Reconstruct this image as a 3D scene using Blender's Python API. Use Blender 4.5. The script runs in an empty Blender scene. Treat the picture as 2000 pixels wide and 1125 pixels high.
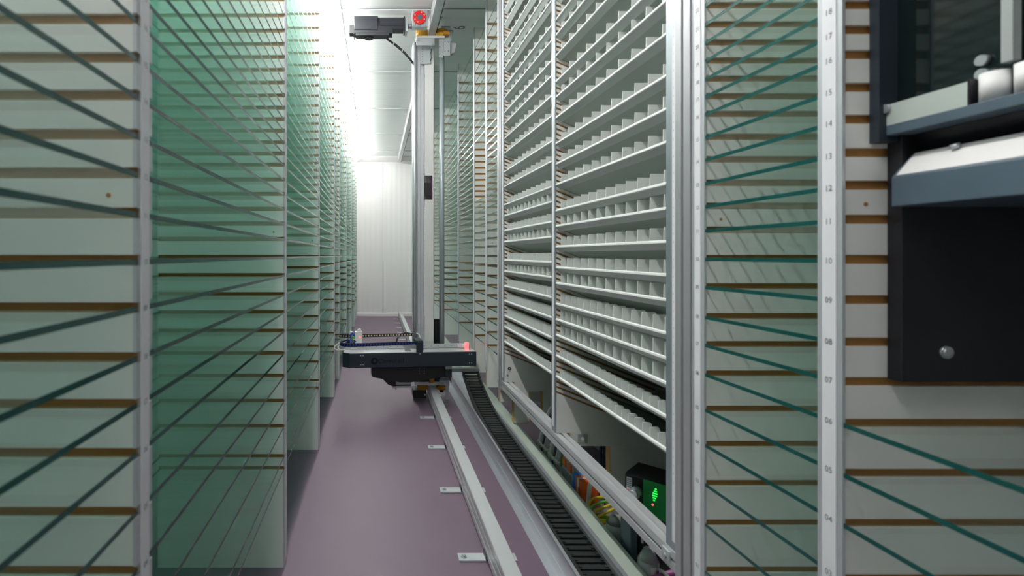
import bpy, math, random
from mathutils import Vector, Matrix
random.seed(7)
S = bpy.context.scene
COL = S.collection
PI = math.pi

# ------------------------------------------------------------------ materials
MATS = {}
def nodes_of(name):
    m = bpy.data.materials.new(name); m.use_nodes = True
    nt = m.node_tree
    for n in list(nt.nodes): nt.nodes.remove(n)
    out = nt.nodes.new('ShaderNodeOutputMaterial')
    MATS[name] = m
    return m, nt, out

def principled(name, col, rough=0.5, metal=0.0, noise=0.0, nscale=20.0, bump=0.0, bscale=60.0, stretch=(1,1,1), spec=0.5, emit=None, estr=0.0):
    m, nt, out = nodes_of(name)
    b = nt.nodes.new('ShaderNodeBsdfPrincipled')
    b.inputs['Base Color'].default_value = (*col, 1)
    b.inputs['Roughness'].default_value = rough
    b.inputs['Metallic'].default_value = metal
    b.inputs['Specular IOR Level'].default_value = spec
    if emit:
        b.inputs['Emission Color'].default_value = (*emit, 1)
        b.inputs['Emission Strength'].default_value = estr
    nt.links.new(b.outputs[0], out.inputs[0])
    tc = nt.nodes.new('ShaderNodeTexCoord'); mp = nt.nodes.new('ShaderNodeMapping')
    mp.inputs['Scale'].default_value = stretch
    nt.links.new(tc.outputs['Object'], mp.inputs['Vector'])
    n = nt.nodes.new('ShaderNodeTexNoise'); n.inputs['Scale'].default_value = nscale; n.inputs['Detail'].default_value = 6
    nt.links.new(mp.outputs[0], n.inputs['Vector'])
    if noise > 0:
        mx = nt.nodes.new('ShaderNodeMix'); mx.data_type = 'RGBA'
        mx.inputs['A'].default_value = (*[c*(1-noise) for c in col], 1)
        mx.inputs['B'].default_value = (*[min(1, c*(1+noise)) for c in col], 1)
        nt.links.new(n.outputs['Fac'], mx.inputs['Factor'])
        nt.links.new(mx.outputs['Result'], b.inputs['Base Color'])
    # roughness varies a little everywhere
    mr = nt.nodes.new('ShaderNodeMapRange')
    mr.inputs['To Min'].default_value = max(0.02, rough*0.9); mr.inputs['To Max'].default_value = min(1, rough*1.1)
    nt.links.new(n.outputs['Fac'], mr.inputs['Value']); nt.links.new(mr.outputs[0], b.inputs['Roughness'])
    if bump > 0:
        n2 = nt.nodes.new('ShaderNodeTexNoise'); n2.inputs['Scale'].default_value = bscale; n2.inputs['Detail'].default_value = 4
        nt.links.new(mp.outputs[0], n2.inputs['Vector'])
        bp = nt.nodes.new('ShaderNodeBump'); bp.inputs['Strength'].default_value = bump; bp.inputs['Distance'].default_value = 0.002
        nt.links.new(n2.outputs['Fac'], bp.inputs['Height']); nt.links.new(bp.outputs[0], b.inputs['Normal'])
    return m

principled('laminate', (0.85, 0.85, 0.82), 0.38, noise=0.02, nscale=5)
principled('mdf', (0.40, 0.19, 0.052), 0.75, noise=0.2, nscale=30, stretch=(1, 8, 8))
principled('raw_wood', (0.68, 0.42, 0.17), 0.7, noise=0.15, nscale=30, stretch=(8, 8, 1))
principled('aluminium', (0.60, 0.615, 0.655), 0.36, metal=0.40)
principled('blue_alu', (0.36, 0.42, 0.455), 0.33, metal=0.5, noise=0.15, nscale=3, stretch=(4,4,1))
principled('post_alu', (0.47, 0.47, 0.50), 0.36, metal=0.4)
principled('flange_paint', (0.40, 0.46, 0.40), 0.4)
principled('alu_y', (0.66, 0.67, 0.69), 0.36, metal=0.45)
principled('alu_slot', (0.20, 0.205, 0.215), 0.5, metal=0.6)
principled('steel', (0.50, 0.52, 0.56), 0.33, metal=0.6)
principled('galvanised', (0.58, 0.62, 0.64), 0.34, metal=0.4, noise=0.05, nscale=40)
principled('grey_tube', (0.42, 0.47, 0.50), 0.3, metal=0.25)
principled('label_paper', (0.80, 0.80, 0.84), 0.5)
principled('ink', (0.16, 0.16, 0.18), 0.6)
principled('faint_ink', (0.42, 0.42, 0.45), 0.6)
principled('tray_plastic', (0.50, 0.56, 0.52), 0.38, noise=0.015, nscale=4)  # white plastic darkened; shade inside and under the trays is in the colour
principled('apron_plastic', (0.66, 0.71, 0.69), 0.4)
principled('partition_plastic', (0.76, 0.785, 0.77), 0.42)
principled('anthracite', (0.020, 0.030, 0.044), 0.45, noise=0.1, nscale=60, bump=0.05, bscale=400)
principled('slate_metal', (0.085, 0.125, 0.165), 0.45, noise=0.04, nscale=40, bump=0.04, bscale=400)
principled('dark_metal', (0.011, 0.012, 0.017), 0.40, noise=0.1, nscale=30)
principled('station_plate', (0.010, 0.0105, 0.015), 0.5, noise=0.1, nscale=30)
principled('black_plastic', (0.010, 0.011, 0.012), 0.45, noise=0.1, nscale=30)
principled('black_rubber', (0.015, 0.019, 0.019), 0.42, noise=0.15, nscale=30)
principled('servo_black', (0.018, 0.020, 0.027), 0.38, noise=0.1, nscale=30)
principled('yellow_roller', (0.72, 0.36, 0.015), 0.4)
principled('orange_block', (0.62, 0.27, 0.02), 0.5)
principled('red_anodised', (0.72, 0.015, 0.012), 0.35)
principled('grey_paint', (0.72, 0.71, 0.70), 0.4, noise=0.02, nscale=6)
principled('ceiling_white', (0.78, 0.81, 0.80), 0.45, noise=0.01, nscale=3)
principled('seam_dark', (0.30, 0.31, 0.34), 0.5)
principled('trim_white', (0.80, 0.78, 0.78), 0.4)
principled('green_cover', (0.006, 0.16, 0.035), 0.35, emit=(0.01, 0.55, 0.08), estr=0.012)
principled('green_led', (0.02, 0.8, 0.1), 0.4, emit=(0.03, 1.0, 0.08), estr=0.45)
principled('red_led', (0.9, 0.2, 0.2), 0.4, emit=(1.0, 0.10, 0.10), estr=0.7)
principled('white_plastic', (0.82, 0.82, 0.82), 0.4)
principled('blue_plastic', (0.02, 0.06, 0.62), 0.4)
principled('terminal_blue', (0.03, 0.22, 0.75), 0.4)
principled('terminal_orange', (0.85, 0.13, 0.02), 0.4)
principled('bead_cream', (0.72, 0.62, 0.46), 0.4)
principled('cable_grey', (0.42, 0.42, 0.45), 0.5)
principled('cable_purple', (0.36, 0.09, 0.28), 0.45)
principled('cable_yellow', (0.75, 0.58, 0.02), 0.45)
principled('cable_green', (0.12, 0.50, 0.06), 0.45)
principled('cable_navy', (0.01, 0.02, 0.08), 0.4)
principled('cable_white', (0.72, 0.69, 0.66), 0.45)
principled('cable_dark', (0.06, 0.055, 0.07), 0.45)
principled('logo_dark', (0.006, 0.008, 0.012), 0.25)
principled('clear_plastic', (0.75, 0.80, 0.80), 0.15, noise=0.05)
MATS['clear_plastic'].node_tree.nodes['Principled BSDF'].inputs['Transmission Weight'].default_value = 0.45
principled('glass_edge', (0.010, 0.085, 0.077), 0.16, noise=0.12, nscale=8, spec=0.6)
principled('smoked_panel', (0.006, 0.012, 0.013), 0.06, spec=0.45)

# purple floor
m = principled('floor_vinyl', (0.158, 0.104, 0.150), 0.48, noise=0.10, nscale=7, bump=0.10, bscale=220)
# ribbed sandwich wall
def ribbed(name, col, axis, pitch):
    m = principled(name, col, 0.42)
    nt = m.node_tree; b = nt.nodes['Principled BSDF']
    tc = [n for n in nt.nodes if n.type == 'TEX_COORD'][0]
    w = nt.nodes.new('ShaderNodeTexWave'); w.bands_direction = axis; w.inputs['Scale'].default_value = 0.314/pitch
    w.inputs['Distortion'].default_value = 0
    nt.links.new(tc.outputs['Object'], w.inputs['Vector'])
    bp = nt.nodes.new('ShaderNodeBump'); bp.inputs['Strength'].default_value = 0.35; bp.inputs['Distance'].default_value = 0.004
    nt.links.new(w.outputs['Fac'], bp.inputs['Height']); nt.links.new(bp.outputs[0], b.inputs['Normal'])
ribbed('wall_panel', (0.80, 0.80, 0.785), 'X', 0.085)
ribbed('ceiling_panel', (0.82, 0.85, 0.84), 'Y', 0.06)

# thin architectural glass: tinted see-through with grazing mirror reflection
m, nt, out = nodes_of('glass_pane')
geo = nt.nodes.new('ShaderNodeNewGeometry')
dt = nt.nodes.new('ShaderNodeVectorMath'); dt.operation = 'DOT_PRODUCT'
nt.links.new(geo.outputs['Normal'], dt.inputs[0]); nt.links.new(geo.outputs['Incoming'], dt.inputs[1])
def mth(op, a, b=None):
    n = nt.nodes.new('ShaderNodeMath'); n.operation = op
    for i, v in enumerate((a, b)):
        if v is None: continue
        if isinstance(v, (int, float)): n.inputs[i].default_value = v
        else: nt.links.new(v, n.inputs[i])
    return n.outputs[0]
c = mth('ABSOLUTE', dt.outputs['Value'])
f = mth('ADD', mth('MULTIPLY', mth('POWER', mth('SUBTRACT', 1.0, c), 5.0), 0.55), 0.014)
tr = nt.nodes.new('ShaderNodeBsdfTransparent'); tr.inputs[0].default_value = (0.969, 0.9945, 0.9875, 1)
gl = nt.nodes.new('ShaderNodeBsdfGlossy'); gl.inputs['Roughness'].default_value = 0.03; gl.inputs['Color'].default_value = (0.90, 0.97, 0.955, 1)
mx = nt.nodes.new('ShaderNodeMixShader')
nt.links.new(f, mx.inputs[0]); nt.links.new(tr.outputs[0], mx.inputs[1]); nt.links.new(gl.outputs[0], mx.inputs[2])
nt.links.new(mx.outputs[0], out.inputs[0])

# lamp diffuser
m, nt, out = nodes_of('lamp_diffuser')
em = nt.nodes.new('ShaderNodeEmission'); em.inputs[0].default_value = (1.0, 0.985, 0.96, 1); em.inputs[1].default_value = 36.0
nt.links.new(em.outputs[0], out.inputs[0])

# ------------------------------------------------------------------ mesh builder
class MB:
    def __init__(s): s.v = []; s.f = []; s.m = []; s.sm = []; s.names = []
    def mi(s, n):
        if n not in s.names: s.names.append(n)
        return s.names.index(n)
    def add(s, vs, fs, mat, smooth=False):
        o = len(s.v); s.v += [tuple(v) for v in vs]; k = s.mi(mat)
        for f in fs:
            s.f.append(tuple(i+o for i in f)); s.m.append(k); s.sm.append(smooth)
        return s
    def box(s, x0, x1, y0, y1, z0, z1, mat):
        if x0 > x1: x0, x1 = x1, x0
        vs = [(x0,y0,z0),(x1,y0,z0),(x1,y1,z0),(x0,y1,z0),(x0,y0,z1),(x1,y0,z1),(x1,y1,z1),(x0,y1,z1)]
        return s.add(vs, [(3,2,1,0),(4,5,6,7),(0,1,5,4),(1,2,6,5),(2,3,7,6),(3,0,4,7)], mat)
    def prism(s, poly, axis, a, b, mat):
        # poly: list of 2D; axis 'x': (y,z), 'y': (x,z), 'z': (x,y)
        area = sum(poly[i][0]*poly[(i+1)%len(poly)][1]-poly[(i+1)%len(poly)][0]*poly[i][1] for i in range(len(poly)))
        if area < 0: poly = poly[::-1]
        n = len(poly)
        def P(p, t):
            return (t,p[0],p[1]) if axis == 'x' else (p[0],t,p[1]) if axis == 'y' else (p[0],p[1],t)
        vs = [P(p,a) for p in poly] + [P(p,b) for p in poly]
        fs = [tuple(range(n))[::-1], tuple(range(n,2*n))] + [(i,(i+1)%n,n+(i+1)%n,n+i) for i in range(n)]
        if axis == 'y': fs = [f[::-1] for f in fs]
        return s.add(vs, fs, mat)
    def cyl(s, p0, p1, r, mat, seg=20, r1=None):
        p0 = Vector(p0); p1 = Vector(p1); d = (p1-p0).normalized()
        u = d.orthogonal().normalized(); w = d.cross(u); r1 = r if r1 is None else r1
        vs = []
        for p, rr in ((p0,r),(p1,r1)):
            for i in range(seg):
                t = 2*PI*i/seg; vs.append(p + u*math.cos(t)*rr + w*math.sin(t)*rr)
        s.add(vs, [(i,(i+1)%seg,seg+(i+1)%seg,seg+i) for i in range(seg)], mat, True)
        o = len(s.v)-2*seg; k = s.mi(mat)
        s.f.append(tuple(o+i for i in range(seg))[::-1]); s.m.append(k); s.sm.append(False)
        s.f.append(tuple(o+seg+i for i in range(seg))); s.m.append(k); s.sm.append(False)
        return s
    def tube(s, pts, r, mat, seg=10, sub=6):
        P = [Vector(p) for p in pts]; path = []
        for i in range(len(P)-1):
            a = P[max(i-1,0)]; b = P[i]; c = P[i+1]; d = P[min(i+2,len(P)-1)]
            for k in range(sub):
                t = k/sub
                path.append(0.5*((2*b)+(-a+c)*t+(2*a-5*b+4*c-d)*t*t+(-a+3*b-3*c+d)*t**3))
        path.append(P[-1])
        vs = []; u = None
        for i, p in enumerate(path):
            d = (path[min(i+1,len(path)-1)]-path[max(i-1,0)]).normalized()
            u = d.orthogonal().normalized() if u is None else (u - d*u.dot(d)).normalized()
            w = d.cross(u)
            for k in range(seg):
                t = 2*PI*k/seg; vs.append(p+u*math.cos(t)*r+w*math.sin(t)*r)
        n = len(path)
        fs = [(i*seg+k, i*seg+(k+1)%seg, (i+1)*seg+(k+1)%seg, (i+1)*seg+k) for i in range(n-1) for k in range(seg)]
        s.add(vs, fs, mat, True)
        s.add(vs[:seg], [tuple(range(seg))[::-1]], mat); s.add(vs[-seg:], [tuple(range(seg))], mat)
        return s
    def xform(s, M):
        s.v = [tuple(M @ Vector(v)) for v in s.v]; return s
    def mesh(s, name, org=(0,0,0)):
        me = bpy.data.meshes.new(name)
        me.from_pydata([(v[0]-org[0],v[1]-org[1],v[2]-org[2]) for v in s.v], [], s.f)
        for n in s.names: me.materials.append(MATS[n])
        me.polygons.foreach_set('material_index', s.m)
        me.polygons.foreach_set('use_smooth', s.sm)
        me.update()
        return me
    def build(s, name, parent=None, org=None, local=False, bevel=0.0):
        # world coordinates unless local; the object's origin sits at org (or at the parent's origin)
        if parent is not None:
            o = bpy.data.objects.new(name, s.mesh(name, (0,0,0) if local else tuple(parent['_w'])))
            COL.objects.link(o); o.parent = parent
            o['_w'] = tuple(parent['_w'])
        else:
            if org is None:
                xs, ys, zs = zip(*s.v); org = ((min(xs)+max(xs))/2,(min(ys)+max(ys))/2,min(zs))
            o = bpy.data.objects.new(name, s.mesh(name, org)); COL.objects.link(o); o.location = org
            o['_w'] = tuple(org)
        if bevel > 0:
            b = o.modifiers.new('edge', 'BEVEL'); b.width = bevel; b.segments = 2; b.limit_method = 'ANGLE'; b.angle_limit = math.radians(40)
        return o

def tag(o, label, cat, group=None, kind=None):
    o['label'] = label; o['category'] = cat
    if group: o['group'] = group
    if kind: o['kind'] = kind
    return o
def thing(name, loc, label, cat, group=None, rz=0):
    o = bpy.data.objects.new(name, None); COL.objects.link(o); o.location = loc; o.rotation_euler = (0,0,rz)
    o.empty_display_size = 0.05
    o['_w'] = tuple(loc); tag(o, label, cat, group)
    return o
def struct(name, mb, label=None):
    o = mb.build(name); o['kind'] = 'structure'
    if label: o['label'] = label
    return o
def dup_tree(o, loc):
    c = o.copy(); COL.objects.link(c); c.location = loc
    for ch in list(o.children):
        k = ch.copy(); COL.objects.link(k); k.parent = c
    return c
def glyphs(txt, size, font_cache={}):
    k = (txt, size)
    if k not in font_cache:
        cu = bpy.data.curves.new('t', 'FONT'); cu.body = txt; cu.size = size; cu.align_x = 'CENTER'; cu.align_y = 'CENTER'; cu.resolution_u = 2
        ob = bpy.data.objects.new('t', cu); COL.objects.link(ob)
        dg = bpy.context.evaluated_depsgraph_get()
        me = bpy.data.meshes.new_from_object(ob.evaluated_get(dg))
        font_cache[k] = ([tuple(v.co) for v in me.vertices], [tuple(p.vertices) for p in me.polygons])
        bpy.data.objects.remove(ob); bpy.data.curves.remove(cu); bpy.data.meshes.remove(me)
    return font_cache[k]
def put_text(mb, txt, size, M, mat):
    vs, fs = glyphs(txt, size)
    mb.add([M @ Vector(v) for v in vs], fs, mat)

ONES = 'first second third fourth fifth sixth seventh eighth ninth tenth eleventh twelfth thirteenth fourteenth fifteenth sixteenth seventeenth eighteenth nineteenth twentieth'.split()
def ordinal(n):
    if n <= 20: return ONES[n-1]
    t = {2:'twent',3:'thirt',4:'fort',5:'fift'}[n//10]
    return t+'ieth' if n % 10 == 0 else t+'y-'+ONES[n%10-1]

# ------------------------------------------------------------------ dimensions
HC = 1.0                      # eye height
XL, XR = -0.2915, 0.67        # fronts of the shelving on either side of the aisle
D = 0.406                     # shelving depth
ZC = 2.60                     # ceiling
YB = 8.37                     # end wall
WL, WR, YN = -0.76, 1.14, -2.20

# ------------------------------------------------------------------ room
b = MB(); b.box(WL-.1, WR+.1, YN-.1, YB+.1, -0.1, 0.0, 'floor_vinyl'); struct('floor', b)
b = MB(); b.box(WL-.1, WR+.1, YN-.1, YB+.1, ZC, ZC+.1, 'ceiling_panel'); struct('ceiling', b)
b = MB(); b.box(WL-.1, WR+.1, YB, YB+.1, 0, ZC, 'wall_panel'); struct('wall_back', b)
b = MB(); b.box(WL-.1, WL, YN, YB, 0, ZC, 'ceiling_white'); struct('wall_left', b)
b = MB(); b.box(WR, WR+.1, YN, YB, 0, ZC, 'ceiling_white'); struct('wall_right', b)
b = MB(); b.box(WL-.1, WR+.1, YN-.1, YN, 0, ZC, 'ceiling_white'); struct('wall_front', b)
b = MB(); b.prism([(YB, 0),(YB-.022, 0),(YB-.022, .045),(YB-.010, .055),(YB, .055)], 'x', WL, WR, 'trim_white'); struct('baseboard_back', b)
b = MB(); b.prism([(YB, ZC),(YB-.10, ZC),(YB-.10, ZC-.012),(YB-.03, ZC-.075),(YB, ZC-.08)], 'x', WL, WR, 'trim_white'); struct('trim_1', b)
b = MB(); b.box(.114, .120, YB-.002, YB, .055, ZC-.08, 'seam_dark'); struct('trim_2', b)
tn = 3
for y in (-1.19, -.06, 1.07, 2.20, 3.327, 4.455, 5.585, 6.715, 7.85):
    b = MB()
    b.box(WL, WR, y-.003, y+.003, ZC-.002, ZC, 'seam_dark')
    b.box(WL, WR, y+.003, y+.045, ZC-.008, ZC, 'ceiling_white')
    b.box(WL, WR, y+.045, y+.052, ZC-.003, ZC, 'seam_dark')
    struct('trim_%d' % tn, b); tn += 1
for z in (.9, 1.8):
    b = MB(); b.box(WL, WL+.002, YN, YB, z-.002, z+.002, 'seam_dark'); struct('trim_%d' % tn, b); tn += 1

# ------------------------------------------------------------------ ceiling lamp
lamp = thing('light_batten', (-.24, 3.6, ZC), 'long white glowing light batten along the ceiling over the left shelf fronts', 'lamp')
b = MB(); b.box(-.255, -.223, -.37, 8.11, ZC-.042, ZC, 'white_plastic'); b.build('housing', lamp)
b = MB(); b.prism([(-.255, ZC-.042),(-.255, ZC-.052),(-.248, ZC-.062),(-.232, ZC-.062),(-.223, ZC-.052),(-.223, ZC-.042)], 'y', -.38, 8.12, 'lamp_diffuser'); b.build('diffuser', lamp)

# ------------------------------------------------------------------ slotted dividers
H = [.312, .350, .446, .527, .607, .679, .751, .811, .868, .929, .987, 1.045, 1.094, 1.141, 1.189, 1.235, 1.282, 1.318, 1.354]
H += [1.391, 1.428, 1.465, 1.504, 1.545, 1.586, 1.627, 1.668, 1.711, 1.760, 1.811, 1.863, 1.914, 1.968, 2.030, 2.094, 2.158, 2.230, 2.310, 2.392]
N04 = 4      # index of the groove numbered 04
PIT = .0193
def fine(k): return .542 + k*PIT
FINE = [fine(k) for k in range(-3, 96) if fine(k) < 2.42]

SLOPE = .40
def slatted(mb, xf, xb, y0, y1, zb, zt, grooves, gh):
    """white slats over a brown core, grooves on both faces"""
    t = .006
    mb.box(xf, xb, y0+t, y1-t, zb, zt, 'mdf')
    g = [q for q in grooves if zb+.01 < q < zt-.02]
    edges = [zb] + [e for q in g for e in (q, q+gh)] + [zt]
    dz = SLOPE*abs(xb-xf) if gh < .01 else 0
    for i in range(0, len(edges), 2):
        a, b = edges[i], edges[i+1]
        if dz:      # the closely spaced grooves fall towards the back
            ab = min(zb, b-dz-.001) if i == 0 else a-dz
            bb = zt if i == len(edges)-2 else b-dz
            for ya, yb in ((y0, y0+t), (y1-t, y1)): mb.prism([(xf,a),(xb,ab),(xb,bb),(xf,b)], 'y', ya, yb, 'laminate')
            continue
        mb.box(xf, xb, y0, y0+t, a, b, 'laminate')
        mb.box(xf, xb, y1-t, y1, a, b, 'laminate')

def divider(side, y0, y1, zb, zt, grooves, gh, label, trim_z=None, numbers=None, name='shelf_divider', group=None, step=None):
    xf = XL if side == 'L' else XR
    sg = -1 if side == 'L' else 1
    xb = xf + sg*D
    root = thing(name, (xf, (y0+y1)/2, zb), label, 'shelf divider', group)
    p = MB(); slatted(p, xf+sg*.004, xb, y0, y1, zb, zt, grooves, gh)
    # small fixing hole near the front at eye height
    hx = xf+sg*.035
    p.cyl((hx, y0-.0006, 1.073), (hx, y0+.002, 1.073), .003, 'mdf', 10)
    if step:   # foot of the panel standing behind the base beam
        x1, hole = step
        hz = .285
        p.box(x1, x1+.004, y0+.002, y1-.002, .118 if hole[0] > x1 else hz, zb, 'raw_wood')
        if hole[0] > x1:
            p.box(x1+.004, hole[0]-.005, y0, y1, .118, hz, 'laminate')
            p.box(hole[0]-.005, hole[0], y0, y1, .118, hz, 'raw_wood')
        p.box(hole[1], xb, y0, y1, 0, hz, 'laminate')
        p.box(hole[1]-.002, hole[1], y0+.001, y1-.001, 0, hz, 'raw_wood')
        p.box(x1+.004, xb, y0+.0006, y1-.0006, hz, zb, 'laminate')
    p.build('panel', root)
    tz = trim_z if trim_z else zb
    w = y1-y0; t = MB(); am = 'blue_alu' if gh < .01 else 'aluminium'
    t.box(xf, xf+sg*.004, y0+.010, y1-.010, tz, zt, am)
    g = [q for q in grooves if tz+.01 < q < zt-.02]
    edges = [tz] + [e for q in g for e in (q, q+gh)] + [zt]
    if side == 'R': edges = [tz, zt]
    for i in range(0, len(edges), 2):
        t.box(xf, xf+sg*.0045, y0-.0015, y0, edges[i], edges[i+1], am)
        t.box(xf, xf+sg*.004, y0, y0+.010, edges[i], edges[i+1], am)
        t.box(xf, xf+sg*.004, y1-.010, y1+.0015, edges[i], edges[i+1], am)
    t.build('edge_trim', root)
    if numbers:
        yc = (y0+y1)/2 + numbers.get('dy', 0)
        lw = numbers.get('w', .011)
        s = MB(); s.box(xf-sg*.0012, xf, yc-lw, yc+lw, tz+.02, zt-.01, 'label_paper')
        st = s.build('label_strip', root)
        n = MB()
        for txt, zz in numbers['list']:
            if side == 'R': R = Matrix(((0,0,-1),(-1,0,0),(0,1,0)))
            else: R = Matrix(((0,0,1),(1,0,0),(0,1,0)))
            M = Matrix.Translation((xf-sg*.0016, yc, zz)) @ R.to_4x4()
            put_text(n, txt, numbers['size'], M, numbers.get('ink', 'ink'))
        n.build('lettering', st)
    elif zt-tz > 1:
        yc = (y0+y1)/2
        s = MB(); s.box(xf-sg*.0012, xf, yc-.009, yc+.009, tz+.02, zt-.01, 'label_paper'); s.build('label_strip', root)
    return root

def nums(lo=0, hi=99):
    return [('%02d' % (i-N04+4), q+.004) for i, q in enumerate(H) if i-N04+4 > 0 and lo < q < hi]

ZTL, ZTR = 2.515, 2.55
W = .040
LD = [.6255, 1.6376, 2.626, 3.60, 4.135, 5.10, 6.12, 7.12, 7.78]
names = ['nearest to the camera', 'second from the camera', 'third from the camera', 'fourth from the camera', 'fifth from the camera, closing the narrow bay',
         'sixth from the camera', 'seventh from the camera', 'eighth from the camera', 'farthest from the camera, by the end wall']
for i, y in enumerate(LD):
    divider('L', y, y+W, 0, ZTL, H, .0132, 'white slotted divider panel left of the aisle, '+names[i],
            numbers=dict(list=nums(.3, 2.4), size=.0105) if i < 2 else None, group='left side divider panels')

# right side
R0 = divider('R', .737, .775, .20, ZTR, H, .0132, 'white slotted divider on the right, behind the dark station, numbered large 04 to 18',
             trim_z=.20, numbers=dict(list=nums(.3, 2.4), size=.0125, w=.0115), group='right side divider panels')
R1 = divider('R', 1.046, 1.084, .20, ZTR, H, .0132, 'white slotted divider beside the silver post at the near end of the trays',
             trim_z=.20, numbers=dict(list=nums(.3, 2.4), size=.0115, w=.0095), group='right side divider panels')
fn = [('%d' % ((k*7+3) % 10), fine(k)+.004) for k in range(-3, 95)]
HOLE = (.806, .877)
T1 = divider('R', 1.142, 1.180, .335, ZTR, FINE, .008, 'closely grooved divider with blue-grey metal edge at the near end of the trays',
             numbers=dict(list=fn, size=.007, w=.006, ink='faint_ink', dy=-.011), group='closely grooved tray dividers', step=(.7236, (0, .877)))
T2 = divider('R', 1.915, 1.950, .335, ZTR, FINE, .008, 'closely grooved white divider between the two columns of trays',
             group='closely grooved tray dividers', step=(.7236, (0, .877)))
T3 = divider('R', 2.685, 2.722, .335, ZTR, FINE, .008, 'closely grooved white divider at the far end of the trays',
             group='closely grooved tray dividers', step=(.7236, HOLE))
# two round bolts on the foot of the far tray divider
RD = [(2.786, 'beside the far silver post'), (3.095, 'one bay beyond the far silver post'), (3.485, 'two bays beyond the far silver post'),
      (4.15, 'behind the right end of the robot table'), (5.14, 'behind the steel tube of the robot mast'), (6.13, 'far back behind the robot mast')]
for y, w in RD:
    divider('R', y, y+.038, .20, ZTR, H[2:], .0132, 'white slotted divider on the right, '+w, trim_z=.30, group='right side divider panels')

# silver profile posts
def post(y0, y1, label, zb):
    x0, x1 = XR-.004, XR+.045
    yc = (y0+y1)/2; h = .004; d = .008
    poly = [(x0,y0),(x0,yc-h),(x0+d,yc-h),(x0+d,yc+h),(x0,yc+h),(x0,y1),(x1,y1),(x1,y0)]
    b = MB(); b.prism(poly, 'z', zb, ZTR+.02, 'post_alu')
    o = b.build('profile_post', org=(x0, yc, zb)); tag(o, label, 'post', 'silver shelving posts')
post(1.087, 1.139, 'silver aluminium profile post at the near end of the tray shelving', .20)
post(2.726, 2.782, 'silver aluminium profile post at the far end of the tray shelving', .28)

# ------------------------------------------------------------------ glass shelves
GT = .0070
def glass_mesh(mb, x0, x1, y0, y1, z0):
    x0, x1 = min(x0,x1), max(x0,x1); z1 = z0+GT
    vs = [(x0,y0,z0),(x1,y0,z0),(x1,y1,z0),(x0,y1,z0),(x0,y0,z1),(x1,y0,z1),(x1,y1,z1),(x0,y1,z1)]
    mb.add(vs, [(3,2,1,0),(4,5,6,7)], 'glass_pane')
    mb.add(vs, [(1,2,6,5),(3,0,4,7)], 'glass_edge')
    mb.add(vs, [(0,1,5,4),(2,3,7,6)], 'glass_pane')      # ends hidden in the grooves
def shelves(side, ya, yb, zlo, zhi, where, group, proto={}, skip=None, front=0.0):
    sg = -1 if side == 'L' else 1
    xf = (XL if side == 'L' else XR) - sg*front
    L = yb-ya; key = (side, round(L, 4))
    if key not in proto:
        mb = MB(); glass_mesh(mb, 0, sg*(D-.01), -L/2, L/2, 0); proto[key] = mb.mesh('glass_shelf')
    sel = [q for q in H if zlo < q < zhi and not (skip and skip[0] < q < skip[1])]
    for i, q in enumerate(sel):
        o = bpy.data.objects.new('glass_shelf', proto[key]); COL.objects.link(o)
        o.location = (xf+sg*.002, (ya+yb)/2, q+.0008)
        tag(o, 'green-edged glass shelf, '+ordinal(i+1)+' up '+where, 'shelf', group)
IN = .004
def lbay(i): return (LD[i]+W-IN, LD[i+1]+IN)
shelves('L', -.36, LD[0]+IN, .60, 1.31, 'in the bay nearest the camera on the left', 'glass shelves of the nearest left bay')
shelves('L', *lbay(0), .22, 1.86, 'of the second bay from the camera on the left', 'glass shelves of the second left bay')
shelves('L', *lbay(1), .22, 2.32, 'of the third bay from the camera on the left', 'glass shelves of the third left bay')
shelves('L', *lbay(2), .22, 2.45, 'of the fourth bay from the camera on the left', 'glass shelves of the fourth left bay')
shelves('L', *lbay(3), .22, 2.45, 'of the narrow bay far down on the left', 'glass shelves of the narrow left bay')
shelves('R', -.25, .737+IN, .45, .76, 'under the dark station on the right', 'glass shelves under the dark station')
shelves('R', .775-IN, 1.046+IN, .30, 1.56, 'between the two numbered dividers on the right', 'glass shelves between the numbered dividers')
shelves('R', 2.824-IN, 3.095+IN, .36, 2.45, 'in the slim bay next to the far silver post', 'glass shelves beside the far silver post')
shelves('R', 3.133-IN, 3.485+IN, .36, 2.45, 'second bay beyond the far silver post', 'glass shelves of the second bay past the post', skip=(1.38, 1.75))
shelves('R', 3.523-IN, 4.15+IN, .36, 2.45, 'third bay beyond the far silver post', 'glass shelves of the third bay past the post')
far = MB()
for i in range(4, 8):
    for q in H: glass_mesh(far, XL-.002, XL-D+.008, LD[i]+W-IN, LD[i+1]+IN, q+.0008)
for ya, yb in ((4.188-IN, 5.14+IN), (5.178-IN, 6.13+IN), (6.168-IN, 7.2)):
    for q in H[2:]: glass_mesh(far, XR+.002, XR+D-.008, ya, yb, q+.0008)
o = far.build('glass_shelves', org=(0, 6, .24)); tag(o, 'far rows of thin glass shelves on both sides towards the end wall', 'shelf', kind='stuff')

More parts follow.
